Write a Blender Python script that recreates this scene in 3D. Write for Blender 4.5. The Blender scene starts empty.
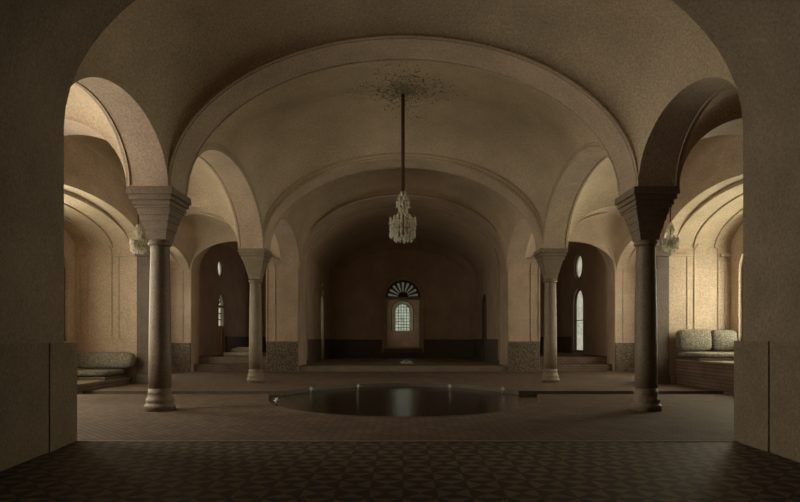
import bpy, bmesh, math, random
from mathutils import Vector, Matrix
random.seed(7)
PI = math.pi
U = 1.2                      # metres per eye height; all layout numbers below are in eye heights
S = bpy.context.scene
C = S.collection

# ------------------------------------------------------------------ node materials
def nt(name):
    m = bpy.data.materials.new(name); m.use_nodes = True
    t = m.node_tree; t.nodes.clear()
    out = t.nodes.new('ShaderNodeOutputMaterial'); b = t.nodes.new('ShaderNodeBsdfPrincipled')
    t.links.new(b.outputs[0], out.inputs[0])
    return m, t, b
def N(t, kind, **kw):
    n = t.nodes.new(kind)
    for k, v in kw.items():
        if k in n.inputs: n.inputs[k].default_value = v
        else: setattr(n, k, v)
    return n
def ramp(t, fac, stops):
    r = t.nodes.new('ShaderNodeValToRGB'); e = r.color_ramp.elements
    while len(e) < len(stops): e.new(0.5)
    for el, (p, c) in zip(e, stops):
        el.position = p; el.color = (*c, 1)
    t.links.new(fac, r.inputs[0]); return r.outputs[0]
def coords(t, rot=(0,0,0), scale=(1,1,1), loc=(0,0,0)):
    tc = t.nodes.new('ShaderNodeTexCoord'); mp = t.nodes.new('ShaderNodeMapping')
    mp.inputs['Rotation'].default_value = rot; mp.inputs['Scale'].default_value = scale; mp.inputs['Location'].default_value = loc
    t.links.new(tc.outputs['Object'], mp.inputs[0]); return mp.outputs[0]
def bump(t, b, h, strength=.3, dist=.01):
    bp = t.nodes.new('ShaderNodeBump'); bp.inputs['Strength'].default_value = strength; bp.inputs['Distance'].default_value = dist
    t.links.new(h, bp.inputs['Height']); t.links.new(bp.outputs[0], b.inputs['Normal'])
def mottled(name, base, rough=.85, var=.16, scale=1.3, grain=30, bs=.55, bd=.018, gvar=.42):
    """plaster / stone: broad stains plus a coarse hand-trowelled grain"""
    m, t, b = nt(name); v = coords(t)
    n1 = N(t, 'ShaderNodeTexNoise', Scale=scale, Detail=6.0, Roughness=.6); t.links.new(v, n1.inputs[0])
    n2 = N(t, 'ShaderNodeTexNoise', Scale=grain, Detail=3.0, Roughness=.7); t.links.new(v, n2.inputs[0])
    lo = tuple(c*(1-var) for c in base); hi = tuple(min(1, c*(1+var)) for c in base)
    c1 = ramp(t, n1.outputs[0], [(.3, lo), (.7, hi)])
    c2 = ramp(t, n2.outputs[0], [(.3, (1-gvar,)*3), (.7, (1,)*3)])
    mx = N(t, 'ShaderNodeMix', data_type='RGBA', blend_type='MULTIPLY'); mx.inputs[0].default_value = 1
    t.links.new(c1, mx.inputs[6]); t.links.new(c2, mx.inputs[7]); t.links.new(mx.outputs[2], b.inputs['Base Color'])
    b.inputs['Roughness'].default_value = rough
    bump(t, b, n2.outputs[0], bs, bd)
    return m
def plain(name, col, rough=.5, metal=0.0, trans=0.0, ior=1.45):
    m, t, b = nt(name)
    b.inputs['Base Color'].default_value = (*col, 1); b.inputs['Roughness'].default_value = rough
    b.inputs['Metallic'].default_value = metal; b.inputs['Transmission Weight'].default_value = trans; b.inputs['IOR'].default_value = ior
    return m
def glow(name, col, strength, lo=.6):
    """daylight seen through a pane: uneven old glass"""
    m = bpy.data.materials.new(name); m.use_nodes = True; t = m.node_tree; t.nodes.clear()
    out = t.nodes.new('ShaderNodeOutputMaterial'); e = t.nodes.new('ShaderNodeEmission')
    n = N(t, 'ShaderNodeTexNoise', Scale=5.0, Detail=2.0); t.links.new(coords(t), n.inputs[0])
    c = ramp(t, n.outputs[0], [(.3, tuple(x*lo for x in col)), (.7, col)])
    t.links.new(c, e.inputs[0]); e.inputs[1].default_value = strength; t.links.new(e.outputs[0], out.inputs[0])
    return m
def brick_mat(name, c1, c2, mortar, rot, w=.17, h=.085, axes=None, rough=.75):
    m, t, b = nt(name); v = coords(t, rot=rot)
    if axes == 'herring':
        # herringbone: two brick directions alternating in diagonal bands
        pass
    br = N(t, 'ShaderNodeTexBrick', Scale=1.0)
    br.inputs['Color1'].default_value = (*c1, 1); br.inputs['Color2'].default_value = (*c2, 1); br.inputs['Mortar'].default_value = (*mortar, 1)
    br.inputs['Mortar Size'].default_value = .009; br.inputs['Brick Width'].default_value = w; br.inputs['Row Height'].default_value = h
    br.inputs['Bias'].default_value = 0
    t.links.new(v, br.inputs[0])
    n = N(t, 'ShaderNodeTexNoise', Scale=2.1, Detail=5.0); t.links.new(v, n.inputs[0])
    c = ramp(t, n.outputs[0], [(.3, (.78,.76,.74)), (.7, (1.12,1.1,1.08))])
    mx = N(t, 'ShaderNodeMix', data_type='RGBA', blend_type='MULTIPLY'); mx.inputs[0].default_value = 1
    t.links.new(br.outputs[0], mx.inputs[6]); t.links.new(c, mx.inputs[7]); t.links.new(mx.outputs[2], b.inputs['Base Color'])
    b.inputs['Roughness'].default_value = rough
    bump(t, b, br.outputs[1], -.4, .006)
    return m
def triangle_tiles(name, size, light, dark, red):
    """square tiles cut by their diagonals into light and dark triangles"""
    m, t, b = nt(name); v = coords(t)
    sx = N(t, 'ShaderNodeSeparateXYZ'); t.links.new(v, sx.inputs[0])
    def M(op, a, bb=None):
        n = t.nodes.new('ShaderNodeMath'); n.operation = op
        for i, x in enumerate((a, bb)):
            if x is None: continue
            if isinstance(x, (int, float)): n.inputs[i].default_value = x
            else: t.links.new(x, n.inputs[i])
        return n.outputs[0]
    a = M('DIVIDE', sx.outputs[0], size); c = M('DIVIDE', sx.outputs[1], size)
    fx = M('SUBTRACT', M('FRACT', a), .5); fy = M('SUBTRACT', M('FRACT', c), .5)
    hour = M('GREATER_THAN', M('ABSOLUTE', fx), M('ABSOLUTE', fy))
    par = M('GREATER_THAN', M('FRACT', M('MULTIPLY', M('ADD', M('FLOOR', a), M('FLOOR', c)), .5)), .25)
    sel = M('ABSOLUTE', M('SUBTRACT', hour, par))
    edge = M('MINIMUM', M('SUBTRACT', .5, M('MAXIMUM', M('ABSOLUTE', fx), M('ABSOLUTE', fy))), M('ABSOLUTE', M('SUBTRACT', M('ABSOLUTE', fx), M('ABSOLUTE', fy))))
    jn = M('LESS_THAN', edge, .02)
    n = N(t, 'ShaderNodeTexNoise', Scale=3.0, Detail=4.0); t.links.new(v, n.inputs[0])
    cl = ramp(t, n.outputs[0], [(.35, light), (.65, red)])
    mx = N(t, 'ShaderNodeMix', data_type='RGBA'); t.links.new(sel, mx.inputs[0]); t.links.new(cl, mx.inputs[6]); mx.inputs[7].default_value = (*dark, 1)
    m2 = N(t, 'ShaderNodeMix', data_type='RGBA'); t.links.new(jn, m2.inputs[0]); t.links.new(mx.outputs[2], m2.inputs[6]); m2.inputs[7].default_value = (.03,.026,.02,1)
    t.links.new(m2.outputs[2], b.inputs['Base Color']); b.inputs['Roughness'].default_value = .6
    bump(t, b, n.outputs[0], .2, .005)
    return m
def pattern(name, c1, c2, scale, rough=.6, stops=(.35, .5), bs=.4, bd=.006):
    m, t, b = nt(name); v = coords(t)
    vo = N(t, 'ShaderNodeTexVoronoi', Scale=scale); t.links.new(v, vo.inputs['Vector'])
    c = ramp(t, vo.outputs['Distance'], [(stops[0], c1), (stops[1], c2)])
    t.links.new(c, b.inputs['Base Color']); b.inputs['Roughness'].default_value = rough
    bump(t, b, vo.outputs['Distance'], bs, bd); return m
def damask(name, c1, c2, scale, rough=.9):
    m, t, b = nt(name); v = coords(t)
    n = N(t, 'ShaderNodeTexNoise', Scale=2.5, Detail=2.0); t.links.new(v, n.inputs[0])
    vo = N(t, 'ShaderNodeTexVoronoi', Scale=scale, feature='SMOOTH_F1'); t.links.new(v, vo.inputs['Vector'])
    wv = N(t, 'ShaderNodeTexWave', Scale=scale*.35, Distortion=9.0, Detail=2.0); t.links.new(v, wv.inputs[0])
    mt = t.nodes.new('ShaderNodeMath'); mt.operation = 'MULTIPLY'; t.links.new(vo.outputs['Distance'], mt.inputs[0]); t.links.new(wv.outputs[1], mt.inputs[1])
    c = ramp(t, mt.outputs[0], [(.08, c1), (.22, c2)])
    t.links.new(c, b.inputs['Base Color']); b.inputs['Roughness'].default_value = rough
    bump(t, b, mt.outputs[0], .5, .01); return m

PL   = mottled('aged_plaster', (.68,.52,.40))
PLV  = mottled('vault_plaster', (.72,.57,.415), scale=.9)
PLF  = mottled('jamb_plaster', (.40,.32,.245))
STO  = mottled('column_stone', (.31,.235,.175), rough=.55, var=.15, scale=3, bs=.15)
DST  = mottled('dark_stone', (.15,.11,.085), rough=.6, var=.2, scale=3)
SLAB = mottled('slab_stone', (.26,.20,.145), rough=.6, scale=2)
DADP = mottled('pier_dado_stone', (.34,.265,.18), rough=.7, scale=2.2)
TRIM = mottled('moulding_plaster', (.62,.50,.36), bs=.15)
DAD  = pattern('dado_tiles', (.24,.195,.14), (.11,.085,.062), 17)
DADB = mottled('dark_dado_stone', (.17,.125,.095), rough=.6, scale=3)
BRK  = brick_mat('paving_brick', (.20,.132,.095), (.128,.083,.06), (.045,.034,.026), (0,0,PI/4))
BRKS = brick_mat('step_brick', (.20,.135,.10), (.15,.10,.075), (.08,.06,.045), (PI/2,0,0))
TILE = triangle_tiles('triangle_tiles', .22*U, (.17,.145,.09), (.028,.021,.015), (.15,.095,.07))
FAB  = pattern('divan_brocade', (.37,.335,.275), (.165,.145,.118), 24, rough=.9, stops=(.1,.55))
FABS = pattern('mattress_cloth', (.20,.18,.13), (.10,.09,.07), 20, rough=.9, stops=(.25,.6))
FABP = mottled('pale_linen', (.55,.50,.38), rough=.9)
CRY  = plain('cut_crystal', (.88,.86,.77), rough=.1, trans=.15)
BRS  = plain('old_brass', (.42,.31,.15), rough=.35, metal=.9)
VEL  = plain('chain_sleeve_cloth', (.085,.05,.035), rough=.9)
CND  = plain('candle_wax', (.8,.76,.62), rough=.5)
WOOD = mottled('dark_wood', (.13,.085,.055), rough=.55, scale=4)
WOODO = mottled('orange_wood', (.78,.38,.12), rough=.5, scale=4)
FRM  = mottled('window_wood', (.16,.12,.085), rough=.6, scale=4)
LEAD = plain('painted_lattice', (.05,.045,.04), rough=.6)
PALE = mottled('pale_window_surround', (.82,.80,.64), scale=3)
LEAF = mottled('painted_foliage_relief', (.33,.285,.185), scale=5)
SPR  = plain('falling_water', (.85,.88,.82), rough=.1, trans=.3, ior=1.33)

mw, tw, bw = nt('pool_water')
bw.inputs['Base Color'].default_value = (.010,.011,.008,1); bw.inputs['Roughness'].default_value = .04; bw.inputs['IOR'].default_value = 1.33
_n = N(tw, 'ShaderNodeTexNoise', Scale=16.0, Detail=4.0); tw.links.new(coords(tw), _n.inputs[0]); bump(tw, bw, _n.outputs[0], .3, .02)
WAT = mw

# ------------------------------------------------------------------ mesh helpers (eye-height units in, metres out)
def link(name, bm, mat, parent=None, smooth=False, loc=None, mods=(), weld=True):
    if weld: bmesh.ops.remove_doubles(bm, verts=bm.verts, dist=1e-5)
    bmesh.ops.scale(bm, vec=(U, U, U), verts=bm.verts)
    me = bpy.data.meshes.new(name); bm.to_mesh(me); bm.free()
    if smooth:
        for p in me.polygons: p.use_smooth = True
    me.materials.append(mat)
    o = bpy.data.objects.new(name, me); C.objects.link(o)
    if loc: o.location = [c*U for c in loc]
    if parent: o.parent = parent
    return o
def struct(name, bm, mat, parent=None, **kw):
    o = link(name, bm, mat, parent, **kw)
    if not parent: o['kind'] = 'structure'
    return o
def thing(name, label, cat, loc=(0,0,0), rot=(0,0,0), group=None):
    o = bpy.data.objects.new(name, None); C.objects.link(o); o.empty_display_size = .1
    o.location = [c*U for c in loc]; o.rotation_euler = rot
    o['label'] = label; o['category'] = cat; o['kind'] = 'thing'
    if group: o['group'] = group
    return o
def dup(root, loc, label, group=None, rotz=0):
    r = root.copy(); C.objects.link(r); r.location = [c*U for c in loc]; r.rotation_euler = (0,0,rotz)
    r['label'] = label
    if group: r['group'] = group
    for ch in list(root.children):
        c = ch.copy(); C.objects.link(c); c.parent = r
        for g in list(ch.children):
            d = g.copy(); C.objects.link(d); d.parent = c
    return r
def box(bm, x0, x1, y0, y1, z0, z1, bev=0):
    vs = [bm.verts.new((x, y, z)) for x in (x0, x1) for y in (y0, y1) for z in (z0, z1)]
    idx = ((0,1,3,2),(4,6,7,5),(0,4,5,1),(2,3,7,6),(0,2,6,4),(1,5,7,3))
    fs = [bm.faces.new([vs[i] for i in f]) for f in idx]
    bmesh.ops.recalc_face_normals(bm, faces=fs)
    if bev:
        es = list({e for f in fs for e in f.edges})
        bmesh.ops.bevel(bm, geom=es, offset=bev, segments=2, profile=.5, affect='EDGES')
    return bm
def mbox(*a, bev=0): return box(bmesh.new(), *a, bev=bev)
def grid(bm, f, us, vs, flip=False):
    P = [[bm.verts.new(f(u, v)) for v in vs] for u in us]
    for i in range(len(us)-1):
        for j in range(len(vs)-1):
            q = [P[i][j], P[i+1][j], P[i+1][j+1], P[i][j+1]]
            if flip: q.reverse()
            try: bm.faces.new(q)
            except ValueError: pass
    return bm
def lin(a, b, n): return [a+(b-a)*i/n for i in range(n+1)]
def lathe(bm, prof, n=32, cx=0, cy=0, sq=0.0, rot=0):
    """prof: (radius, z); sq>0 squares the section"""
    rings = []
    for r, z in prof:
        ring = []
        for k in range(n):
            a = 2*PI*k/n
            rr = r
            if sq: rr = r*min(1/max(abs(math.cos(a)), 1e-6), 1/max(abs(math.sin(a)), 1e-6))*sq + r*(1-sq)
            ring.append(bm.verts.new((cx+rr*math.cos(a+rot), cy+rr*math.sin(a+rot), z)))
        rings.append(ring)
    for a, b in zip(rings, rings[1:]):
        for k in range(n):
            bm.faces.new((a[k], a[(k+1)%n], b[(k+1)%n], b[k]))
    bm.faces.new(list(reversed(rings[0]))); bm.faces.new(rings[-1])
    return bm
def tube(bm, pts, r, n=8, closed=False):
    pts = [Vector(p) for p in pts]; rings = []
    up = Vector((0.13, 0.37, .91))
    for i, p in enumerate(pts):
        d = (pts[min(i+1, len(pts)-1)] - pts[max(i-1, 0)]).normalized() if not closed else (pts[(i+1)%len(pts)]-pts[i-1]).normalized()
        a = d.cross(up).normalized(); b = a.cross(d)
        rr = r(i/(len(pts)-1)) if callable(r) else r
        rings.append([bm.verts.new(p + (a*math.cos(2*PI*k/n) + b*math.sin(2*PI*k/n))*rr) for k in range(n)])
    m = len(rings)
    for i in range(m if closed else m-1):
        A, B = rings[i], rings[(i+1)%m]
        for k in range(n): bm.faces.new((A[k], A[(k+1)%n], B[(k+1)%n], B[k]))
    if not closed:
        bm.faces.new(list(reversed(rings[0]))); bm.faces.new(rings[-1])
    bmesh.ops.recalc_face_normals(bm, faces=bm.faces)
    return bm
def blob(bm, c, r, sub=1, sc=(1,1,1)):
    m = Matrix.Translation(c) @ Matrix.Diagonal((*sc, 1))
    bmesh.ops.create_icosphere(bm, subdivisions=sub, radius=r, matrix=m); return bm
def shell(name, bm, mat, th=.08, smooth=True, parent=None):
    """a vault or arch soffit: the built surface is its under side, the thickness goes up"""
    bmesh.ops.remove_doubles(bm, verts=bm.verts, dist=1e-5)
    bmesh.ops.recalc_face_normals(bm, faces=bm.faces)
    bm.normal_update()
    if sum(f.normal.z*f.calc_area() for f in bm.faces) < 0: bmesh.ops.reverse_faces(bm, faces=bm.faces)
    o = struct(name, bm, mat, parent, smooth=smooth)
    md = o.modifiers.new('thickness', 'SOLIDIFY'); md.thickness = th*U; md.offset = 1
    es = o.modifiers.new('sharp_rims', 'EDGE_SPLIT'); es.split_angle = math.radians(38)
    return o
def arched_wall(bm, a0, a1, ztop, t0, t1, holes, to, z0=0.0):
    """wall along axis a from a0 to a1, thickness t0..t1; holes = (h0,h1,zbot,zspring,rise). to(a,t,z)->xyz"""
    holes = sorted(holes); cuts = [(a0, None)]
    spans = []; cur = a0
    for h in holes:
        if h[0] > cur+1e-6: spans.append((cur, h[0], None))
        spans.append((h[0], h[1], h)); cur = h[1]
    if cur < a1-1e-6: spans.append((cur, a1, None))
    def q(*p): bm.faces.new([bm.verts.new(to(*x)) for x in p])
    for s0, s1, h in spans:
        if h is None:
            for t in (t0, t1): q((s0,t,z0), (s1,t,z0), (s1,t,ztop), (s0,t,ztop))
            continue
        h0, h1, zb, zs, rise = h; c = (h0+h1)/2; w = (h1-h0)/2
        n = 32; A = [c - w*math.cos(PI*i/n) for i in range(n+1)]; Z = [zs + rise*math.sin(PI*i/n) for i in range(n+1)]
        for i in range(n):
            for t in (t0, t1):
                q((A[i],t,Z[i]), (A[i+1],t,Z[i+1]), (A[i+1],t,ztop), (A[i],t,ztop))
                if zb > z0+1e-6: q((A[i],t,z0), (A[i+1],t,z0), (A[i+1],t,zb), (A[i],t,zb))
            q((A[i],t0,Z[i]), (A[i+1],t0,Z[i+1]), (A[i+1],t1,Z[i+1]), (A[i],t1,Z[i]))
        for a in (h0, h1): q((a,t0,zb), (a,t1,zb), (a,t1,zs), (a,t0,zs))
        if zb > z0+1e-6: q((h0,t0,zb), (h1,t0,zb), (h1,t1,zb), (h0,t1,zb))
    q((a0,t0,ztop), (a1,t0,ztop), (a1,t1,ztop), (a0,t1,ztop))
    for a in (a0, a1): q((a,t0,z0), (a,t1,z0), (a,t1,ztop), (a,t0,ztop))
    bmesh.ops.remove_doubles(bm, verts=bm.verts, dist=1e-5)
    bmesh.ops.recalc_face_normals(bm, faces=bm.faces)
    return bm
XZ = lambda a, t, z: (a, t, z)      # wall facing along the axis of the hall
YZ = lambda a, t, z: (t, a, z)      # side wall
def arch_panel(bm, c, w, zb, zs, rise, t0, t1, to, n=24):
    """filled arched slab"""
    out = [(c-w, zb), (c+w, zb)] + [(c + w*math.cos(PI*i/n), zs + rise*math.sin(PI*i/n)) for i in range(n+1)]
    F = [bm.verts.new(to(a, t0, z)) for a, z in out]; B = [bm.verts.new(to(a, t1, z)) for a, z in out]
    bm.faces.new(F); bm.faces.new(list(reversed(B)))
    m = len(out)
    for i in range(m): bm.faces.new((F[i], F[(i+1)%m], B[(i+1)%m], B[i]))
    bmesh.ops.remove_doubles(bm, verts=bm.verts, dist=1e-5)
    bmesh.ops.recalc_face_normals(bm, faces=bm.faces); return bm
def arch_line(c, w, zb, zs, rise, n=24):
    return [(c-w, zb)] + [(c - w*math.cos(PI*i/n), zs + rise*math.sin(PI*i/n)) for i in range(n+1)] + [(c+w, zb)]

# ------------------------------------------------------------------ plan (eye heights): X right, Y depth, Z up
W = 3.17; WA = 3.73          # inner and outer edge of the arcade
XO = 5.85; XB = 6.15; XE = 7.4
XOB, XBB = [5.85, 5.85, 6.56], [6.15, 6.15, 6.86]     # alcove arch of each bay
ZS = 3.05                    # top of the abacus, where every arch springs
A = 2.03                     # rise of the nave arches
CX = 3.42
Y0 = 5.45                    # rear edge of the front wall
R1 = (7.55, 8.22); R2 = (12.65, 13.35); YW = 17.2; YW2 = 18.6
BAYS = [(Y0, R1[0]), (R1[1], R2[0]), (R2[1], YW)]
RISE = [.86, 1.27, 1.15]
ROUT = [1.1, 1.5, 1.45]       # outer side of the aisle vaults
ALC = {-1: .66, 1: .84}      # rise of the alcove arches

def sail(x0, x1, y0, y1, a0, a1, b, k, xw0=None, xw1=None, bl=None, br=None):
    """domed vault over a rectangle: elliptical edges of rise a (across) and b (along)"""
    cx, w = (x0+x1)/2, (x1-x0)/2; cy, l = (y0+y1)/2, (y1-y0)/2
    def f(th, ph):
        y = cy - l*math.cos(ph); fr = (y-y0)/(y1-y0)
        ww = w if xw0 is None else xw0 + (xw1-xw0)*fr
        aa = a0 + (a1-a0)*fr
        st, sp = math.sin(th), math.sin(ph)
        bb = b if bl is None else bl + (br-bl)*(1-math.cos(th))/2
        return (cx - ww*math.cos(th), y, ZS + aa*st + bb*sp - k*st*sp)
    return f
def vault(f, name='ceiling', n=40):
    return shell(name, grid(bmesh.new(), f, lin(0, PI, n), lin(0, PI, n)), PLV)
trim_no = [0]
def trim(bm, mat=TRIM, **kw):
    trim_no[0] += 1
    return struct('trim_%d' % trim_no[0], bm, mat, **kw)

# nave vaults
nave = []
for i, (y0, y1) in enumerate(BAYS):
    f = sail(-W, W, y0, y1, A, A if i < 2 else 2.6, RISE[i], (.55, .72, .55)[i], 3.36 if i == 0 else None, W if i == 0 else None)
    nave.append(f); vault(f)
# transverse arches of the nave
def soffit_x(x0, x1, ya, yb, rise):
    c, w = (x0+x1)/2, (x1-x0)/2
    g = lambda th, y: (c - w*math.cos(th), y, ZS + rise*math.sin(th))
    return grid(bmesh.new(), g, lin(0, PI, 48), [ya, yb])
for r in (R1, R2):
    shell('wall_nave_arch', soffit_x(-W, W, r[0], r[1], A), PL, th=.3)
# arcade arches either side of the nave
for s in (-1, 1):
    side = 'left' if s < 0 else 'right'
    for i, (y0, y1) in enumerate(BAYS):
        cy, l = (y0+y1)/2, (y1-y0)/2
        def g(ph, u, s=s, i=i, cy=cy, l=l, y0=y0, y1=y1):
            y = cy - l*math.cos(ph); fr = (y-y0)/(y1-y0)
            xi = (3.36 + (W-3.36)*fr) if i == 0 else W
            return (s*(xi + (WA-xi)*u), y, ZS + RISE[i]*math.sin(ph))
        shell('wall_%s_arch' % side, grid(bmesh.new(), g, lin(0, PI, 40), [0, 1]), PL, th=.3)
    # aisle vaults
    for i, (y0, y1) in enumerate(BAYS):
        xa, xb = sorted((s*WA, s*XOB[i]))
        bl, br = (ROUT[i], RISE[i]) if s < 0 else (RISE[i], ROUT[i])
        vault(sail(xa, xb, y0, y1, .95, .95, 0, .6, bl=bl, br=br), n=28)
    for r in (R1, R2):
        xa, xb = sorted((s*WA, s*XO))
        shell('wall_%s_aisle_arch' % side, soffit_x(xa, xb, r[0], r[1], .95), PL, th=.3)
    # alcove arches and alcove barrel vaults
    for i, (y0, y1) in enumerate(BAYS):
        cy, l = (y0+y1)/2, (y1-y0)/2
        ar = ALC[s] if i else .6
        steps = [(XOB[i], l, ar), (XBB[i], l, ar), (XBB[i], l, ar-.07), (XE+.1, l, ar-.07)]
        # lunette wall between the alcove arch and the aisle vault
        lu = lambda ph, u, s=s, cy=cy, l=l, i=i, ar=ar: (s*(XOB[i]+.002), cy - l*math.cos(ph), ZS + (ar + (ROUT[i]+.02-ar)*u)*math.sin(ph))
        struct('wall_%s_lunette' % side, grid(bmesh.new(), lu, lin(0, PI, 36), [0, 1]), PL)
        def g(ph, j, s=s, cy=cy, steps=steps):
            x, ll, rr = steps[j]
            return (s*x, cy - ll*math.cos(ph), ZS + rr*math.sin(ph))
        shell('wall_%s_alcove_vault' % side, grid(bmesh.new(), g, lin(0, PI, 36), [0,1,2,3]), PLV, th=.2, smooth=False)
        # ribs on the barrel
        for xr in (XB+.42, XE-.35) if i < 2 else (7.1,):
            trim(tube(bmesh.new(), [(s*xr, cy - (l-.01)*math.cos(PI*k/30), ZS + (ar-.08)*math.sin(PI*k/30)) for k in range(31)], .022, 6))

# mouldings beside the arches (on the vault faces)
def along_phi(f, ph, r=.018, inset=.0):
    return tube(bmesh.new(), [f(th, ph) for th in lin(.02, PI-.02, 60)], r, 6)
def along_th(f, th, r=.016):
    return tube(bmesh.new(), [f(th, ph) for ph in lin(.02, PI-.02, 40)], r, 6)
for ph in (PI-.055, PI-.17, PI-.2): trim(along_phi(nave[1], ph, .013), smooth=True)
for th in (.05, PI-.05): trim(along_th(nave[1], th), smooth=True)
for th in (.085, PI-.085): trim(along_th(nave[1], th, .011), smooth=True)
trim(along_phi(nave[0], PI-.05, .012), smooth=True)
for k, r in enumerate((R1, R2)):
    for y in (r[0]+.05, r[1]-.05):
        trim(tube(bmesh.new(), [(-(W-.0)*math.cos(t), y, ZS+(A-.0)*math.sin(t)) for t in lin(0.02, PI-.02, 60)], .011, 6), smooth=True)
for s in (-1, 1):
    for i, (y0, y1) in enumerate(BAYS):
        cy, l = (y0+y1)/2, (y1-y0)/2
        for x in (WA-.05,) if i < 2 else ():
            trim(tube(bmesh.new(), [(s*x, cy-(l-.004)*math.cos(t), ZS+(RISE[i]-.0)*math.sin(t)) for t in lin(.02, PI-.02, 40)], .011, 6), smooth=True)

# ------------------------------------------------------------------ floor
PY, PX, PB = 9.95, 2.30, 2.76          # pool centre depth, half width, half depth
CH = (10.15, 10.75)                    # the rill across the hall
EX = XB                                # edge of the raised platforms
ra, rb = 6.3, 13.6; rx = 3.0
def pool_pt(t, k=1.0):
    x, y = math.cos(t), math.sin(t)
    fl = 1 + .07*math.exp(-((y-.12)/.17)**2)
    return (PX*k*x*fl, PY + PB*k*y)
def ring_ts():
    ts = [2*PI*i/96 for i in range(96)]
    for ych in CH:
        sy = (ych-PY)/PB; ts += [math.asin(sy) % (2*PI), (PI-math.asin(sy)) % (2*PI)]
    for cxx, cyy in ((rx, ra), (rx, rb), (-rx, ra), (-rx, rb)):
        ts.append(math.atan2((cyy-PY)/PB, cxx/PX) % (2*PI))
    return sorted(set(round(t, 6) for t in ts))
TS = ring_ts()
def outer_pt(t):
    sy = PY + PB*math.sin(t)
    x, y = pool_pt(t)
    if abs(math.cos(t)) > .9 and CH[0]-.01 <= sy <= CH[1]+.01: return (math.copysign(rx, x), y)
    dx, dy = PX*math.cos(t), PB*math.sin(t)
    k = min(rx/abs(dx) if abs(dx) > 1e-9 else 1e9, ((rb-PY) if dy > 0 else (PY-ra))/abs(dy) if abs(dy) > 1e-9 else 1e9)
    return (dx*k, PY + dy*k)
def in_ch(t0, t1):
    m = PY + PB*math.sin((t0+t1)/2)
    return CH[0] < m < CH[1] and abs(math.cos((t0+t1)/2)) > .9
bm = bmesh.new()
def fq(*p): bm.faces.new([bm.verts.new((x, y, 0)) for x, y in p])
for i, t in enumerate(TS):
    t2 = TS[(i+1) % len(TS)]; tt2 = t2 if t2 > t else t2 + 2*PI
    if in_ch(t, tt2): continue
    fq(pool_pt(t), outer_pt(t), outer_pt(t2), pool_pt(t2))
for s in (-1, 1):
    fq((s*rx, ra), (s*XE, ra), (s*XE, CH[0]), (s*rx, CH[0]))
    fq((s*rx, CH[1]), (s*XE, CH[1]), (s*XE, rb), (s*rx, rb))
fq((-XE, Y0+.03), (XE, Y0+.03), (XE, ra), (-XE, ra))
fq((-XE, rb), (XE, rb), (XE, YW+.5), (-XE, YW+.5))
bmesh.ops.remove_doubles(bm, verts=bm.verts, dist=1e-4)
bmesh.ops.recalc_face_normals(bm, faces=bm.faces)
bm.normal_update()
if sum(f.normal.z for f in bm.faces) < 0: bmesh.ops.reverse_faces(bm, faces=bm.faces)
struct('floor', bm, BRK)
struct('floor', mbox(-5, 5, -1.6, Y0, -.12, 0), TILE)
trim(mbox(-3.6, 3.6, Y0-.02, Y0+.035, -.1, .006), DADP)
struct('floor', mbox(-XE, XE, Y0, YW+.5, -.5, -.36), DST)    # bed under the paving, pool and rill

# pool
pool = thing('pool', 'round sunken pool of dark still water in the middle of the brick floor', 'pool', (0, PY, 0))
bm = bmesh.new()
pts = [pool_pt(t) for t in TS]
def loopband(bm, k0, z0, k1, z1):
    n = len(TS)
    for i in range(n):
        t, t2 = TS[i], TS[(i+1)%n]; tt2 = t2 if t2 > t else t2+2*PI
        if in_ch(t, tt2): continue
        a, b = pool_pt(t, k0), pool_pt(t2, k0); c, d = pool_pt(t2, k1), pool_pt(t, k1)
        bm.faces.new([bm.verts.new((p[0], p[1]-PY, z)) for p, z in ((a,z0),(b,z0),(c,z1),(d,z1))])
loopband(bm, 1.0, -.35, 1.0, .004); loopband(bm, 1.0, .004, 1.018, .004); loopband(bm, 1.018, .004, 1.018, -.01)
bmesh.ops.remove_doubles(bm, verts=bm.verts, dist=1e-4); bmesh.ops.recalc_face_normals(bm, faces=bm.faces)
link('rim', bm, DST, pool)
bm = bmesh.new()
bm.faces.new([bm.verts.new((p[0], p[1]-PY, -.075)) for p in [pool_pt(t) for t in TS]])
o = link('water', bm, WAT, pool)
for s in (-1, 1):
    px = 2.5
    bm = bmesh.new()
    for y in (CH[0], CH[1]):
        x0, x1 = sorted((s*(2.43 if y == CH[0] else 2.22), s*EX))
        d = .05 if y == CH[1] else -.05
        box(bm, x0, x1, min(y, y+d)-PY, max(y, y+d)-PY, -.3, .003)
    chn = link('channel_curb', bm, DST, pool)
    x0, x1 = sorted((s*(px-.12), s*EX))
    bm = bmesh.new(); bm.faces.new([bm.verts.new(v) for v in ((x0, CH[0]-PY, -.076), (x1, CH[0]-PY, -.076), (x1, CH[1]-PY, -.076), (x0, CH[1]-PY, -.076))])
    link('channel_water', bm, WAT, chn)

# fountain jets in the pool
def jet_parts(root, h):
    link('nozzle', lathe(bmesh.new(), [(.035, -.012), (.035, -.005), (.02, -.002), (.02, .0), (.026, .01), (.012, .03)], 12), SLAB, root, smooth=False)
    bm = bmesh.new(); tube(bm, [(0, 0, .02), (0, 0, h*.6), (0.004, 0, h)], lambda f: .010+.010*f, 8)
    for k in range(9):
        a = random.random()*2*PI; r = .02+.03*random.random(); blob(bm, (r*math.cos(a), r*math.sin(a), h*(.55+.5*random.random())), .009, 1)
    link('spray', bm, SPR, root, smooth=True)
jl = ['small fountain jet at the far left of the row along the rear pool edge',
      'small fountain jet at the rear of the pool, second from the far left',
      'small fountain jet at the rear of the pool, just right of its middle',
      'small fountain jet at the far right of the row along the rear pool edge',
      'small fountain jet alone at the near left end of the pool by the channel']
jp = [(-1.84, 11.2), (-.95, 11.85), (.98, 11.75), (1.98, 11.1), (-2.06, 9.1)]
j0 = None
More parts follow.
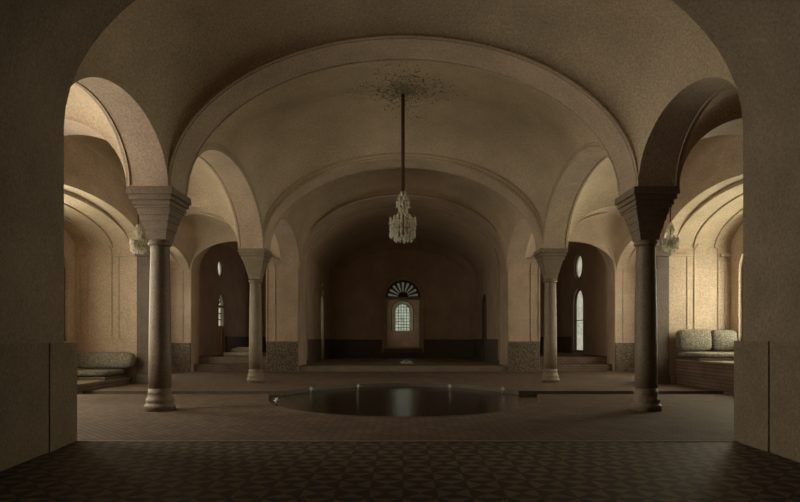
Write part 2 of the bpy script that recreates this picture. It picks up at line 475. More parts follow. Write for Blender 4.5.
for l, (x, y) in zip(jl, jp):
    if j0 is None:
        j0 = thing('fountain_jet', l, 'fountain', (x, y, -.062), group='fountain jets in the pool'); jet_parts(j0, .10)
    else: dup(j0, (x, y, -.062), l, 'fountain jets in the pool')

# ------------------------------------------------------------------ columns
def make_column(label):
    t = thing('column', label, 'column', (0,0,0), group='marble columns around the pool')
    link('base', lathe(bmesh.new(), [(.205, 0), (.205, .05), (.212, .06), (.20, .085), (.178, .10), (.185, .125), (.19, .15), (.175, .175), (.162, .20), (.158, .235), (.164, .25), (.162, .265), (.152, .28), (.150, .31)], 40), STO, t, smooth=True)
    link('shaft', lathe(bmesh.new(), [(.150, .31), (.149, .8), (.143, 1.4), (.135, 1.9), (.127, 2.27), (.126, 2.32)], 40), STO, t, smooth=True)
    link('neck_ring', lathe(bmesh.new(), [(.127, 2.30), (.155, 2.315), (.163, 2.335), (.155, 2.355), (.135, 2.37), (.14, 2.39)], 32), STO, t, smooth=True)
    bm = bmesh.new()
    st = [(.135, 2.38), (.145, 2.46), (.155, 2.49), (.155, 2.51), (.168, 2.52), (.182, 2.60), (.182, 2.62), (.196, 2.63), (.206, 2.69), (.206, 2.705), (.22, 2.71), (.232, 2.79), (.232, 2.80)]
    lathe(bm, st, 32, sq=.92)
    # carved leaves on the bell
    for q, (z, h, n_) in enumerate(((2.50, .138, 5), (2.595, .163, 6), (2.675, .183, 7), (2.75, .21, 8))):
        for sd in range(4):
            for k in range(n_):
                a = -h + 2*h*(k+.5)/n_
                p = Matrix.Rotation(sd*PI/2, 3, 'Z') @ Vector((a, -h*.97, z))
                blob(bm, p, h/n_*.8, 1, (1, 1, 2.0))
    link('capital', bm, STO, t)
    bm = bmesh.new()
    for hx, hy, z0, z1 in ((.245, .265, 2.79, 2.825), (.262, .287, 2.825, 2.88), (.258, .285, 2.88, 2.895), (.287, .32, 2.895, 2.945), (.285, .318, 2.945, 2.96), (.312, .35, 2.96, 3.02), (.305, .345, 3.02, ZS+.01)):
        box(bm, -hx, hx, -hy, hy, z0, z1, bev=.006)
    link('abacus', bm, STO, t)
    return t
yc1, yc2 = (R1[0]+R1[1])/2, (R2[0]+R2[1])/2
col = make_column('tall near column standing between the low patterned divan and the pool')
col.location = (-CX*U, yc1*U, 0)
dup(col, (CX, yc1, 0), 'tall near column standing beside the high platform, in front of the bright alcove')
dup(col, (-CX, yc2, 0), 'smaller looking far column behind the pool, on the side of the orange door')
dup(col, (CX, yc2, 0), 'smaller looking far column behind the pool, beside the dark bay with the oval window')

# ------------------------------------------------------------------ front wall: arched passage the view comes through
secs = [(-1.6, 2.55, 2.8), (4.1, 3.08, 3.25), (Y0, 3.3, 3.31)]
bm = bmesh.new()
def pas(th, yy):
    y = min(yy, Y0)
    for (ya, la, ra_), (yb, lb, rb_) in zip(secs, secs[1:]):
        if ya-1e-6 <= y <= yb+1e-6:
            f = (y-ya)/(yb-ya); l = la+(lb-la)*f; r = ra_+(rb_-ra_)*f
    c = math.cos(th); w = l if c > 0 else r
    return (-w*c, yy, ZS + A*math.sin(th))
ys = [-1.6, 0, 1.5, 3, 4.1, Y0]
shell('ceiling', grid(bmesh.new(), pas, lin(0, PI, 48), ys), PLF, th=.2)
for s in (-1, 1):
    side = 'left' if s < 0 else 'right'
    # jamb with its outline following the splay, as one solid wall
    bm = bmesh.new()
    ins = [(s*(a[1] if s < 0 else a[2]), a[0]) for a in secs]
    out = [(s*9.0, Y0), (s*9.0, -1.6)]
    poly = ins + out
    lo = [bm.verts.new((x, y, 0)) for x, y in poly]; hi = [bm.verts.new((x, y, ZS+.02)) for x, y in poly]
    bm.faces.new(lo); bm.faces.new(list(reversed(hi)))
    for k in range(len(poly)): bm.faces.new((lo[k], lo[(k+1)%len(poly)], hi[(k+1)%len(poly)], hi[k]))
    bmesh.ops.recalc_face_normals(bm, faces=bm.faces)
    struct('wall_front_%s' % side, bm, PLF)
    # stone dado standing proud of the jamb
    dz = .965 if s < 0 else .98
    def dado(y0, y1, off, back):
        bm = bmesh.new()
        def wx(y): return abs(pas(0 if s < 0 else PI, y)[0])
        p = [(s*(wx(y)-off), y) for y in lin(y0, y1, 3)] + [(s*(wx(y1)+.3), y1), (s*(wx(y0)+.3), y0)]
        lo = [bm.verts.new((x, y, 0)) for x, y in p]; hi = [bm.verts.new((x, y, dz)) for x, y in p]
        bm.faces.new(lo); bm.faces.new(list(reversed(hi)))
        for k in range(len(p)): bm.faces.new((lo[k], lo[(k+1)%len(p)], hi[(k+1)%len(p)], hi[k]))
        bmesh.ops.recalc_face_normals(bm, faces=bm.faces)
        return bm
    struct('baseboard_front_%s' % side, dado(4.95, Y0+.05, .10 if s < 0 else .06, 0), DADP)
    struct('baseboard_front_%s' % side, dado(-1.55, 4.95, .09 if s < 0 else .048, 0), DADP)
# spandrel above the passage and the wall behind the viewer
bm = arched_wall(bmesh.new(), -9, 9, 6.3, Y0-.3, Y0, [(-3.3, 3.31, 0, ZS, A)], XZ)
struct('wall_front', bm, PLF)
struct('wall_back', mbox(-4, 4, -1.8, -1.6, 0, 5.4), PLF)

# ------------------------------------------------------------------ rear wall with its three arches
YS = 17.85                   # back of the thinner wall beside the middle arch
struct('wall_rear', arched_wall(bmesh.new(), -3.62, 3.62, 6.4, YW, YW2, [(-3.2, 3.2, 0, 3.4, 2.0)], XZ), PL)
struct('wall_rear_left', arched_wall(bmesh.new(), -XE-.2, -3.62, 6.4, YW, YS, [(-6.5, -4.2, 0, 3.05, 1.2)], XZ), PL)
struct('wall_rear_right', arched_wall(bmesh.new(), 3.62, XE+.2, 6.4, YW, YS, [(4.2, 6.5, 0, 3.05, 1.2)], XZ), PL)
RX = 6.78                    # outer wall of the rear side rooms
for s in (-1, 1):
    side = 'left' if s < 0 else 'right'
    a, b = sorted((s*3.22, s*4.18))
    struct('baseboard_%s' % side, mbox(a, b, YW-.06, YW+.1, 0, .88), DAD)
    trim(mbox(a, b, YW-.08, YW+.05, .88, .93), SLAB)
    for z, e in ((3.30, .05), (3.37, .08), (3.46, .05)):
        trim(mbox(a-.02, b+.02, YW-e, YW+.05, z, z+.07 if z < 3.4 else z+.04))
    a, b = sorted((s*6.52, s*(XE-.02)))
    struct('baseboard_%s' % side, mbox(a, b, YW-.06, YW+.1, 0, .88), DAD)
    # arch edge mouldings on the rear wall
    for w, rr in ((1.17, .03), (1.42, .02)):
        trim(tube(bmesh.new(), [(s*5.35+x, YW-.005, z) for x, z in arch_line(0, w, .9, 3.05, w*1.03)], rr, 6))
    trim(tube(bmesh.new(), [(s*7.02+x, YW-.005, z) for x, z in arch_line(0, .26, .95, 3.1, .3)], .02, 6))
trim(tube(bmesh.new(), [(x, YW-.005, z) for x, z in arch_line(0, 3.23, .1, 3.4, 2.03, 48)], .035, 6), smooth=True)
trim(tube(bmesh.new(), [(x, YW2-.02, z) for x, z in arch_line(0, 3.18, .3, 3.4, 1.98, 48)], .03, 6), smooth=True)

# ------------------------------------------------------------------ outer walls, alcove ends, piers
def day_window(no, s, c, w, zb, zs, rise, x, pane, depth=.14, grid_n=(7, 12), parent_mat=FRM):
    """arched window in a side wall: frame, lattice and bright pane"""
    X = lambda t: s*(x+t)
    to = lambda a, t, z: (X(t), a, z)
    root = bpy.data.objects.new('window_%d' % no, None); C.objects.link(root); root['kind'] = 'structure'
    bm = bmesh.new()
    tube(bm, [to(a, .05, z) for a, z in arch_line(c, w-.03, zb+.03, zs, rise-.03)], .045, 6)
    box(bm, *sorted((X(.0), X(.1))), c-w, c+w, zb, zb+.07)
    link('frame', bm, parent_mat, root)
    bm = bmesh.new()
    nx, nz = grid_n
    for i in range(1, nx):
        a = c-w+2*w*i/nx; q = abs(a-c)/w
        tube(bm, [to(a, .06, zb), to(a, .06, zs+rise*math.sqrt(max(0, 1-q*q))-.02)], .016, 4)
    for i in range(1, nz):
        z = zb + (zs+rise-zb)*i/nz
        ww = w if z <= zs else w*math.sqrt(max(0, 1-((z-zs)/rise)**2))
        tube(bm, [to(c-ww+.02, .06, z), to(c+ww-.02, .06, z)], .016, 4)
    link('lattice', bm, LEAD, root)
    link('pane', arch_panel(bmesh.new(), c, w-.02, zb+.02, zs, rise-.02, depth, depth+.03, to), pane, root)
    return root
GL = glow('daylight_left', (1.0, .935, .68), 24.0)
GR = glow('daylight_right', (1.0, .96, .68), 17.0)
GF = glow('daylight_front', (1.0, .9, .70), 27.0)
GFR = glow('daylight_front_right', (1.0, .85, .62), 2.0)
GR16 = glow('rear_room_glow', (1.0, .9, .7), 2.4)  # glow of the added far-wall pane and of the side door strip
GST = glow('stained_daylight', (.85, .75, .5), 2.0, .25)
GB = glow('third_bay_fill_glow', (1.0, .93, .7), 9.0)  # fill glow for the added third-bay windows
GBR = glow('third_bay_fill_glow_right', (1.0, .93, .7), 13.0)
GD2 = glow('passage_fill_glow', (1.0, .9, .66), 2.6)  # fill glow for the pane added in the passage
GP = glow('daylight_fan', (.95, .9, .68), .13)
GS = glow('daylight_rear', (.95, .93, .70), .8)
GD = glow('daylight_far', (.85, .95, .72), .7)
wn = 0
PH = {-1: .15, 1: .55}
for s in (-1, 1):
    side = 'left' if s < 0 else 'right'
    ax = lambda t: t*s
    # outer walls of the alcoves with window openings
    hs = [(8.62, 10.9, .95, 2.5, .75) if s < 0 else (9.95, 12.35, .95, 2.5, .75), (11.35, 12.4, .95, 2.45, .5) if s < 0 else (8.6, 9.6, .95, 2.45, .5), (BAYS[2][0]+.5, BAYS[2][1]-.9, 1.0, 2.4, .8)]
    bm = arched_wall(bmesh.new(), R1[0]-.2, YW+.3, 4.6, s*XE, s*(XE+.3), hs, YZ)
    struct('wall_%s' % side, bm, PL)
    h = hs[0]; wn += 1
    day_window(wn, s, (h[0]+h[1])/2, (h[1]-h[0])/2, h[2], h[3], h[4], XE+.06, GL if s < 0 else GR, grid_n=(8, 12))
    h = hs[1]; wn += 1
    day_window(wn, s, (h[0]+h[1])/2, (h[1]-h[0])/2, h[2], h[3], h[4], XE+.06, GST, grid_n=(9, 16))
    h = hs[2]; wn += 1
    day_window(wn, s, (h[0]+h[1])/2, (h[1]-h[0])/2, h[2], h[3], h[4], XE+.06, GB if s < 0 else GBR, grid_n=(6, 9))  # third-bay window, added to brighten the rear wall
    # first aisle bay: wall with a window just beyond the front pier
    hs = [(Y0+.35, R1[0]-.25, 1.0, 2.6, .8)]
    if s > 0: hs = []
    struct('wall_%s' % side, arched_wall(bmesh.new(), Y0-.1, R1[1], 4.6, s*XB, s*(XB+.3), hs, YZ), PL)
    if hs: h = hs[0]; wn += 1
    if hs: day_window(wn, s, (h[0]+h[1])/2, (h[1]-h[0])/2, h[2], h[3], h[4], XB+.06, GF if s < 0 else GFR, grid_n=(5, 9))
    # cross walls between the alcoves
    a, b = sorted((s*XO, s*(XE+.1)))
    for r in (R1, R2):
        struct('wall_%s_pier' % side, mbox(a, b, r[0], r[1], 0, 4.5), PL)
        # dark stone pilaster on the aisle end of the cross wall
        c, d = sorted((s*(XO-.16), s*(XO+.14)))
        bm = bmesh.new(); box(bm, c, d, r[0]-.07, r[1]+.07, 0, 2.86, bev=.02); box(bm, c-.03, d+.03, r[0]-.1, r[1]+.1, 2.86, 2.98, bev=.02)
        box(bm, c-.015, d+.015, r[0]-.085, r[1]+.085, 0, .2, bev=.01)
        struct('trim_pilaster', bm, DST)
    # panel mouldings and cornice on the wall behind the divan
    yw = R2[0]
    for w_, z0_ in ((.27, 1.02),):
        trim(tube(bmesh.new(), [(s*6.85+x, yw-.005, z) for x, z in arch_line(0, .27, 1.02, 2.93, .27)], .018, 6))
    for x in (6.42, 7.28):
        trim(tube(bmesh.new(), [(s*x, yw-.005, 1.02), (s*x, yw-.005, 2.9)], .014, 6))
    for q0, q1 in ((6.0, 6.54), (7.16, XE)):
        c, d = sorted((s*q0, s*q1)); trim(mbox(c, d, yw-.05, yw+.02, 2.86, 2.92))
    c, d = sorted((s*6.0, s*XE)); trim(mbox(c, d, yw-.035, yw+.02, .98, 1.02))
    # raised platforms
    ph = PH[s]
    c, d = sorted((s*XB, s*XE))
    struct('floor_platform', mbox(c, d, R1[1], R2[0], -.1, ph-.04), BRKS)
    c, d = sorted((s*(XB-.04), s*XE))
    struct('floor_platform', mbox(c, d, R1[1]+.02, R2[0]-.02, ph-.04, ph, bev=.008), SLAB)
    # rear alcove: low step with a patterned dado
    c, d = sorted((s*XBB[2], s*XE))
    struct('floor_platform', mbox(c, d, R2[1], YW, -.1, .12), SLAB)

# ------------------------------------------------------------------ rear rooms
ZR = .17
struct('floor_rear', mbox(-3.6, 3.6, YW+.02, 25.0, -.3, ZR), SLAB)
struct('ceiling', grid(bmesh.new(), lambda th, y: (-3.3*math.cos(th), y, 3.4+1.95*math.sin(th)), lin(0, PI, 40), lin(YW2-.05, 24.8, 6)), PLV, smooth=True)
def side_door(s, c):
    return [(c-.38, c+.38, ZR, 2.2, .5)]
for s in (-1, 1):
    side = 'left' if s < 0 else 'right'
    c = 21.9
    struct('wall_%s_rear' % side, arched_wall(bmesh.new(), YW2-.02, 24.8, 4.2, s*3.2, s*3.6, side_door(s, c), YZ), PL)
    for y0, y1 in ((YW2, c-.42), (c+.42, 24.5)):
        q0, q1 = sorted((s*3.14, s*3.3)); struct('baseboard_%s' % side, mbox(q0, q1, y0, y1, ZR, 1.0), DADB)
# far wall with the doorway
YD = 24.5
struct('wall_far', arched_wall(bmesh.new(), -4.0, 4.0, 5.8, YD, YD+.4, [(-.78, .78, .58, 2.76, .82)], XZ), PL)
for a, b in ((-3.15, -.92), (.92, 3.15)): struct('baseboard_far', mbox(a, b, YD-.07, YD+.1, ZR, .98), DADB)
trim(tube(bmesh.new(), [(x, YD-.01, z) for x, z in arch_line(0, .93, .6, 2.76, .98)], .035, 6))
trim(tube(bmesh.new(), [(x, YD-.01, z) for x, z in arch_line(0, 2.95, 1.0, 3.4, 1.55, 40)], .03, 6))
trim(mbox(-.92, .92, YD-.32, YD+.1, ZR, .40), DST)
trim(mbox(-.85, .85, YD-.16, YD+.1, .40, .58), SLAB)
# door case: posts, transom and the carved fan light
d = bpy.data.objects.new('door_1', None); C.objects.link(d); d['kind'] = 'structure'
bm = bmesh.new()
for x in (-.76, .76): box(bm, x-.05, x+.05, YD+.02, YD+.16, .58, 2.78, bev=.01)
box(bm, -.8, .8, YD, YD+.18, 2.72, 2.84, bev=.01); box(bm, -.76, .76, YD+.0, YD+.2, .56, .64)
link('door_frame', bm, FABP, d)
bm = bmesh.new()
tube(bm, [(.74*math.cos(t), YD+.1, 2.84+.7*math.sin(t)) for t in lin(0, PI, 24)], .06, 6)
tube(bm, [(.2*math.cos(t), YD+.1, 2.84+.2*math.sin(t)) for t in lin(0, PI, 12)], .035, 6)
link('fan_rim', bm, WOOD, d)
arch_bm = arch_panel(bmesh.new(), 0, .74, 2.82, 2.84, .7, YD+.17, YD+.2, XZ)
link('fan_panel', arch_bm, WOOD, d)
for k in range(9):
    t = PI*(k+.5)/9
    bm = bmesh.new()
    p0 = Vector((.24*math.cos(t), YD+.1, 2.84+.24*math.sin(t))); p1 = Vector((.66*math.cos(t), YD+.1, 2.84+.64*math.sin(t)))
    tube(bm, [p0, p0.lerp(p1, .5), p0.lerp(p1, .85), p1], lambda f: .018+.06*f if f < .9 else .05, 8)
    link('fan_petal', bm, GP, d, smooth=True)
# passage behind the door, its end wall and window
bm = arched_wall(bmesh.new(), -1.2, 1.2, 3.7, 27.6, 27.9, [(-.56, .51, 1.40, 2.38, .53)], XZ)
struct('wall_passage', bm, PL)
for s in (-1, 1):
    a, b = sorted((s*.98, s*1.2)); struct('wall_passage', mbox(a, b, YD+.4, 27.6, 0, 3.7), PL)
struct('ceiling', mbox(-1.2, 1.2, YD+.38, 27.9, 3.5, 3.7), PL)
struct('floor_passage', mbox(-1.2, 1.2, YD+.2, 27.9, .2, .58), SLAB)
w = bpy.data.objects.new('window_%d' % 20, None); C.objects.link(w); w['kind'] = 'structure'; w.name = 'window_14'
bm = arched_wall(bmesh.new(), -.57, .52, 1.42, 0, 0, [], XZ) if False else bmesh.new()
o_, i_ = arch_line(-.025, .54, 1.41, 2.38, .52), arch_line(-.025, .34, 1.42, 2.36, .35)
rv = [[bm.verts.new((x, yy, z)) for x, z in ln] for ln, yy in ((o_, 27.6), (i_, 27.72))]
for k in range(len(o_)-1): bm.faces.new((rv[0][k], rv[0][k+1], rv[1][k+1], rv[1][k]))
link('reveal', bm, PALE, w, smooth=True)
link('frame', tube(bmesh.new(), [(x, 27.6, z) for x, z in o_], .022, 6), FRM, w)
bm = bmesh.new()
for i in range(1, 5):
    a = -.36+.67*i/5; tube(bm, [(a, 27.66, 1.42), (a, 27.66, 2.7)], .014, 4)
for i in range(1, 9):
    z = 1.42+1.3*i/9; tube(bm, [(-.36, 27.66, z), (.31, 27.66, z)], .014, 4)
link('lattice', bm, LEAD, w)
link('pane', arch_panel(bmesh.new(), -.025, .35, 1.42, 2.35, .36, 27.76, 27.8, XZ), GD, w)
def fill_window(name, c, w_, zb, zs, rise, t, sg, to, pane):  # glowing panes out of view, added to light the rear spaces
    d = bpy.data.objects.new(name, None); C.objects.link(d); d['kind'] = 'structure'
    link('frame', tube(bmesh.new(), [to(a, t, z) for a, z in arch_line(c, w_, zb, zs, rise)], .05, 6), FRM, d)
    link('pane', arch_panel(bmesh.new(), c, w_, zb, zs, rise, t-.02*sg, t+.02*sg, to), pane, d)
fill_window('window_15', 26.2, .5, 1.3, 2.3, .5, -.97, 1, YZ, GD2)  # unseen side pane added to brighten the passage
fill_window('window_16', -4.45, .45, 1.2, 2.4, .45, 24.58, -1, XZ, GR16)  # hidden from the camera, added to light the left rear room
fill_window('window_17', 4.45, .4, 1.2, 2.2, .4, 24.58, -1, XZ, GS)  # weaker hidden pane, added for fill in the right rear room

# side doors of the rear room
for no, s in ((2, -1), (3, 1)):
    d = bpy.data.objects.new('door_%d' % no, None); C.objects.link(d); d['kind'] = 'structure'
    to = lambda a, t, z, s=s: (s*(3.2+t), a, z)
    link('door_frame', tube(bmesh.new(), [to(a, .0, z) for a, z in arch_line(21.9, .4, ZR, 2.2, .52)], .05, 6), FABP if s < 0 else WOOD, d)
    link('door_leaf', arch_panel(bmesh.new(), 21.9, .37, ZR, 2.2, .48, .14, .2, to), WOODO if s < 0 else WOOD, d)
    if s < 0: link('pane', mbox(-3.32, -3.28, 21.6, 21.9, 1.0, 2.55), GR16, d)
    bm = bmesh.new()
    for z in (.35, 1.35):
        for a in (21.57, 21.93):
            bx0, bx1 = sorted((s*3.31, s*3.35)); box(bm, bx0, bx1, a, a+.3, z, z+.85, bev=.008)
    link('door_panel', bm, WOOD, d)

# side rear rooms behind the aisle arches
ZP = .43
for s in (-1, 1):
    side = 'left' if s < 0 else 'right'
    a, b = sorted((s*3.6, s*RX))
    struct('floor_rear', mbox(a, b, 17.85, 24.6, -.1, ZP), BRKS if s > 0 else SLAB)
    struct('floor_rear', mbox(*sorted((s*4.2, s*6.5)), 17.4, 17.8, -.1, ZP*.5), BRKS)
    q = lambda t: s*t
    hs = [(20.45, 21.25, ZP, 2.2, .5)] if s < 0 else [(21.1, 22.3, .5, 2.35, .6)]
    cz = 3.62 if s < 0 else 3.8; cyy = 20.85 if s < 0 else 21.7
    rw, rz = (.34, .32) if s < 0 else (.5, .46)
    # wall in two courses so that the round light is a true opening
    zsplit = 3.05
    struct('wall_%s_rear' % side, arched_wall(bmesh.new(), YS-.02, 24.6, zsplit, s*RX, s*(RX+.3), hs, YZ), PL)
    bm = bmesh.new()
    zt = 5.0; n = 40
    ring = [(cyy+rw*math.cos(2*PI*k/n), cz+rz*math.sin(2*PI*k/n)) for k in range(n)]
    y0_, y1_ = YS-.02, 24.6
    def outp(k):
        dy, dz = math.cos(2*PI*k/n), math.sin(2*PI*k/n)
        ky = ((y1_-cyy) if dy > 0 else (cyy-y0_))/abs(dy) if abs(dy) > 1e-6 else 1e9
        kz = ((zt-cz) if dz > 0 else (cz-zsplit))/abs(dz) if abs(dz) > 1e-6 else 1e9
        kk = min(ky, kz); return (cyy+dy*kk, cz+dz*kk)
    for t in (s*RX, s*(RX+.3)):
        for k in range(n):
            a1, a2 = ring[k], ring[(k+1)%n]; o1, o2 = outp(k), outp(k+1)
            bm.faces.new([bm.verts.new((t, p[0], p[1])) for p in (a1, o1, o2, a2)])
    for k in range(n):
        a1, a2 = ring[k], ring[(k+1)%n]
        bm.faces.new([bm.verts.new(v) for v in ((s*RX, *a1), (s*RX, *a2), (s*(RX+.3), *a2), (s*(RX+.3), *a1))])
    # the corners left over by the radial fan
    for (cy_, cz_) in ((y0_, zsplit), (y1_, zsplit), (y0_, zt), (y1_, zt)):
        ks = sorted(range(n), key=lambda k: (outp(k)[0]-cy_)**2 + (outp(k)[1]-cz_)**2)
        dyq = [k for k in range(n) if (abs(outp(k)[0]-cy_) < 1e-6)]
        dzq = [k for k in range(n) if (abs(outp(k)[1]-cz_) < 1e-6)]
        if dyq and dzq:
            k1 = min(dyq, key=lambda k: abs(outp(k)[1]-cz_)); k2 = min(dzq, key=lambda k: abs(outp(k)[0]-cy_))
            for t in (s*RX, s*(RX+.3)): bm.faces.new([bm.verts.new((t, *p)) for p in (outp(k1), (cy_, cz_), outp(k2))])
    bmesh.ops.remove_doubles(bm, verts=bm.verts, dist=1e-5); bmesh.ops.recalc_face_normals(bm, faces=bm.faces)
    struct('wall_%s_rear' % side, bm, PL)
    struct('wall_%s_rear' % side, mbox(*sorted((s*3.6, s*(RX+.3))), 24.6, 24.9, 0, 5), PL)
    struct('ceiling', grid(bmesh.new(), lambda th, y, s=s: (s*5.2-1.62*math.cos(th), y, 4.45+.6*math.sin(th)), lin(0, PI, 24), [YS-.02, 24.7]), PLV, smooth=True)
    struct('baseboard_%s' % side, mbox(*sorted((s*3.6, s*RX)), 24.5, 24.65, ZP, 1.1), DADB)
    struct('baseboard_%s' % side, mbox(*sorted((s*(RX-.07), s*(RX+.05))), (hs[0][1]+.1), 24.5, ZP, 1.1), DADB)
    # round window
    w = bpy.data.objects.new('window_%d' % (11 if s < 0 else 12), None); C.objects.link(w); w['kind'] = 'structure'
    link('frame', tube(bmesh.new(), [(s*(RX+.06), cyy+(rw-.01)*math.cos(2*PI*k/40), cz+(rz-.01)*math.sin(2*PI*k/40)) for k in range(40)], .035, 6, closed=True), FRM, w, smooth=True)
    bm = bmesh.new()
    F = [bm.verts.new((s*(RX+.14), cyy+rw*math.cos(2*PI*k/40), cz+rz*math.sin(2*PI*k/40))) for k in range(40)]; bm.faces.new(F)
    link('pane', bm, GS, w)
    if s > 0:
        h = hs[0]
        day_window(13, s, (h[0]+h[1])/2, (h[1]-h[0])/2, h[2], h[3], h[4], RX+.04, GS, depth=.1, grid_n=(1, 2))
    else:
        d = bpy.data.objects.new('door_4', None); C.objects.link(d); d['kind'] = 'structure'
        to = lambda a, t, z: (-(RX+t), a, z)
        bm = bmesh.new()
        tube(bm, [to(a, .02, z) for a, z in arch_line(20.85, .38, ZP, 2.2, .48)], .04, 6)
        box(bm, -RX-.12, -RX, 20.45, 21.25, 2.17, 2.25)
        link('door_frame', bm, FABP, d)
        link('pane', arch_panel(bmesh.new(), 20.85, .36, 1.5, 2.2, .46, .14, .17, to), GS, d)
        bm = bmesh.new()
        for z in (1.73, 1.96): box(bm, -RX-.13, -RX-.09, 20.5, 21.2, z-.015, z+.015)
        box(bm, -RX-.13, -RX-.09, 20.835, 20.865, 1.5, 2.2)
        for k in range(1, 6):
            t = PI*k/6; tube(bm, [(-RX-.11, 20.85, 2.25), (-RX-.11, 20.85+.34*math.cos(t), 2.25+.42*math.sin(t))], .022, 5)
        link('fan_bars', bm, LEAD, d)
        bm = bmesh.new(); box(bm, -RX-.16, -RX-.08, 20.48, 21.22, ZP, 1.5)
        for a in (20.53, 20.88): box(bm, -RX-.085, -RX-.05, a, a+.29, ZP+.1, 1.4, bev=.01)
        link('door_leaf', bm, WOODO, d)
# pale rolled mattress on the raised floor of the room beside the orange door
t = thing('floor_mattress', 'low pale rounded mattress on the raised floor beside the orange door', 'mattress', (-5.35, 18.75, ZP))
bm = bmesh.new(); box(bm, -.55, .55, -.4, .4, 0, .13, bev=.05); link('cover', bm, FABP, t, smooth=True)
bm = bmesh.new(); tube(bm, [(-.42, .12, .17), (-.2, .12, .19), (.2, .12, .19), (.42, .12, .17)], lambda f: .07+.05*math.sin(PI*f), 14); link('bolster', bm, FABP, t, smooth=True)

# ------------------------------------------------------------------ divans
def cushion(bm, x0, x1, y0, y1, z0, z1, lean=0, puff=.05):
    """stuffed cushion: rounded box with swelling faces; lean pushes its top back"""
    tmp = bmesh.new(); box(tmp, -.5, .5, -.5, .5, -.5, .5)
    bmesh.ops.subdivide_edges(tmp, edges=tmp.edges, cuts=7, use_grid_fill=True)
    for v in tmp.verts:
        p = v.co; q = Vector((p.x, p.y, p.z))*2
        e = 5.0
        nrm = (abs(q.x)**e + abs(q.y)**e + abs(q.z)**e)**(1/e)
        q /= max(nrm, 1e-6); q *= max(abs(p.x), abs(p.y), abs(p.z))*2
        sw = puff*(1-q.x*q.x)*(1-q.z*q.z)
        x = (x0+x1)/2 + q.x*(x1-x0)/2; y = (y0+y1)/2 + q.y*((y1-y0)/2) + math.copysign(sw, q.y)*abs(q.y)
        z = (z0+z1)/2 + q.z*(z1-z0)/2
        v.co = (x, y + lean*(q.z+1)/2, z)
    me = bpy.data.meshes.new('tmp'); tmp.to_mesh(me); tmp.free(); bm.from_mesh(me); bpy.data.meshes.remove(me)
    return bm
t = thing('divan', 'low divan mattress in dark patterned cloth on the low alcove platform', 'divan', (-6.72, 12.0, PH[-1]))
bm = bmesh.new(); box(bm, -.60, .56, -.42, .5, 0, .06, bev=.01); link('base', bm, WOOD, t)
link('mattress', cushion(bmesh.new(), -.62, .58, -.44, .52, .06, .20, puff=.01), FABS, t, smooth=True)
o = link('bolster', cushion(bmesh.new(), -.66, .66, -.13, .13, 0, .36, lean=.06, puff=.03), FAB, smooth=True, loc=(-6.62, 12.38, PH[-1]+.20))
o['label'] = 'long patterned brocade back bolster leaning on the wall above the low divan'; o['category'] = 'cushion'; o['kind'] = 'thing'
t = thing('divan', 'raised divan seat with a pale edge on the high platform in the bright alcove', 'divan', (6.74, 12.0, PH[1]))
bm = bmesh.new(); box(bm, -.62, .6, -.42, .6, 0, .05, bev=.01); link('base', bm, WOOD, t)
link('mattress', cushion(bmesh.new(), -.64, .62, -.44, .62, .05, .17, puff=.01), FAB, t, smooth=True)
o1 = link('back_cushion', cushion(bmesh.new(), -.37, .37, -.11, .11, 0, .48, lean=.05), FAB, smooth=True, loc=(6.46, 12.42, PH[1]+.185))
o1['label'] = 'wider brocade back cushion on the high divan, the one next to the column'; o1['category'] = 'cushion'; o1['kind'] = 'thing'; o1['group'] = 'back cushions on the high divan'
o2 = link('back_cushion', cushion(bmesh.new(), -.28, .28, -.11, .11, 0, .47, lean=.05), FAB, smooth=True, loc=(7.12, 12.42, PH[1]+.185))
o2['label'] = 'narrower brocade back cushion on the high divan, the one next to the window wall'; o2['category'] = 'cushion'; o2['kind'] = 'thing'; o2['group'] = 'back cushions on the high divan'

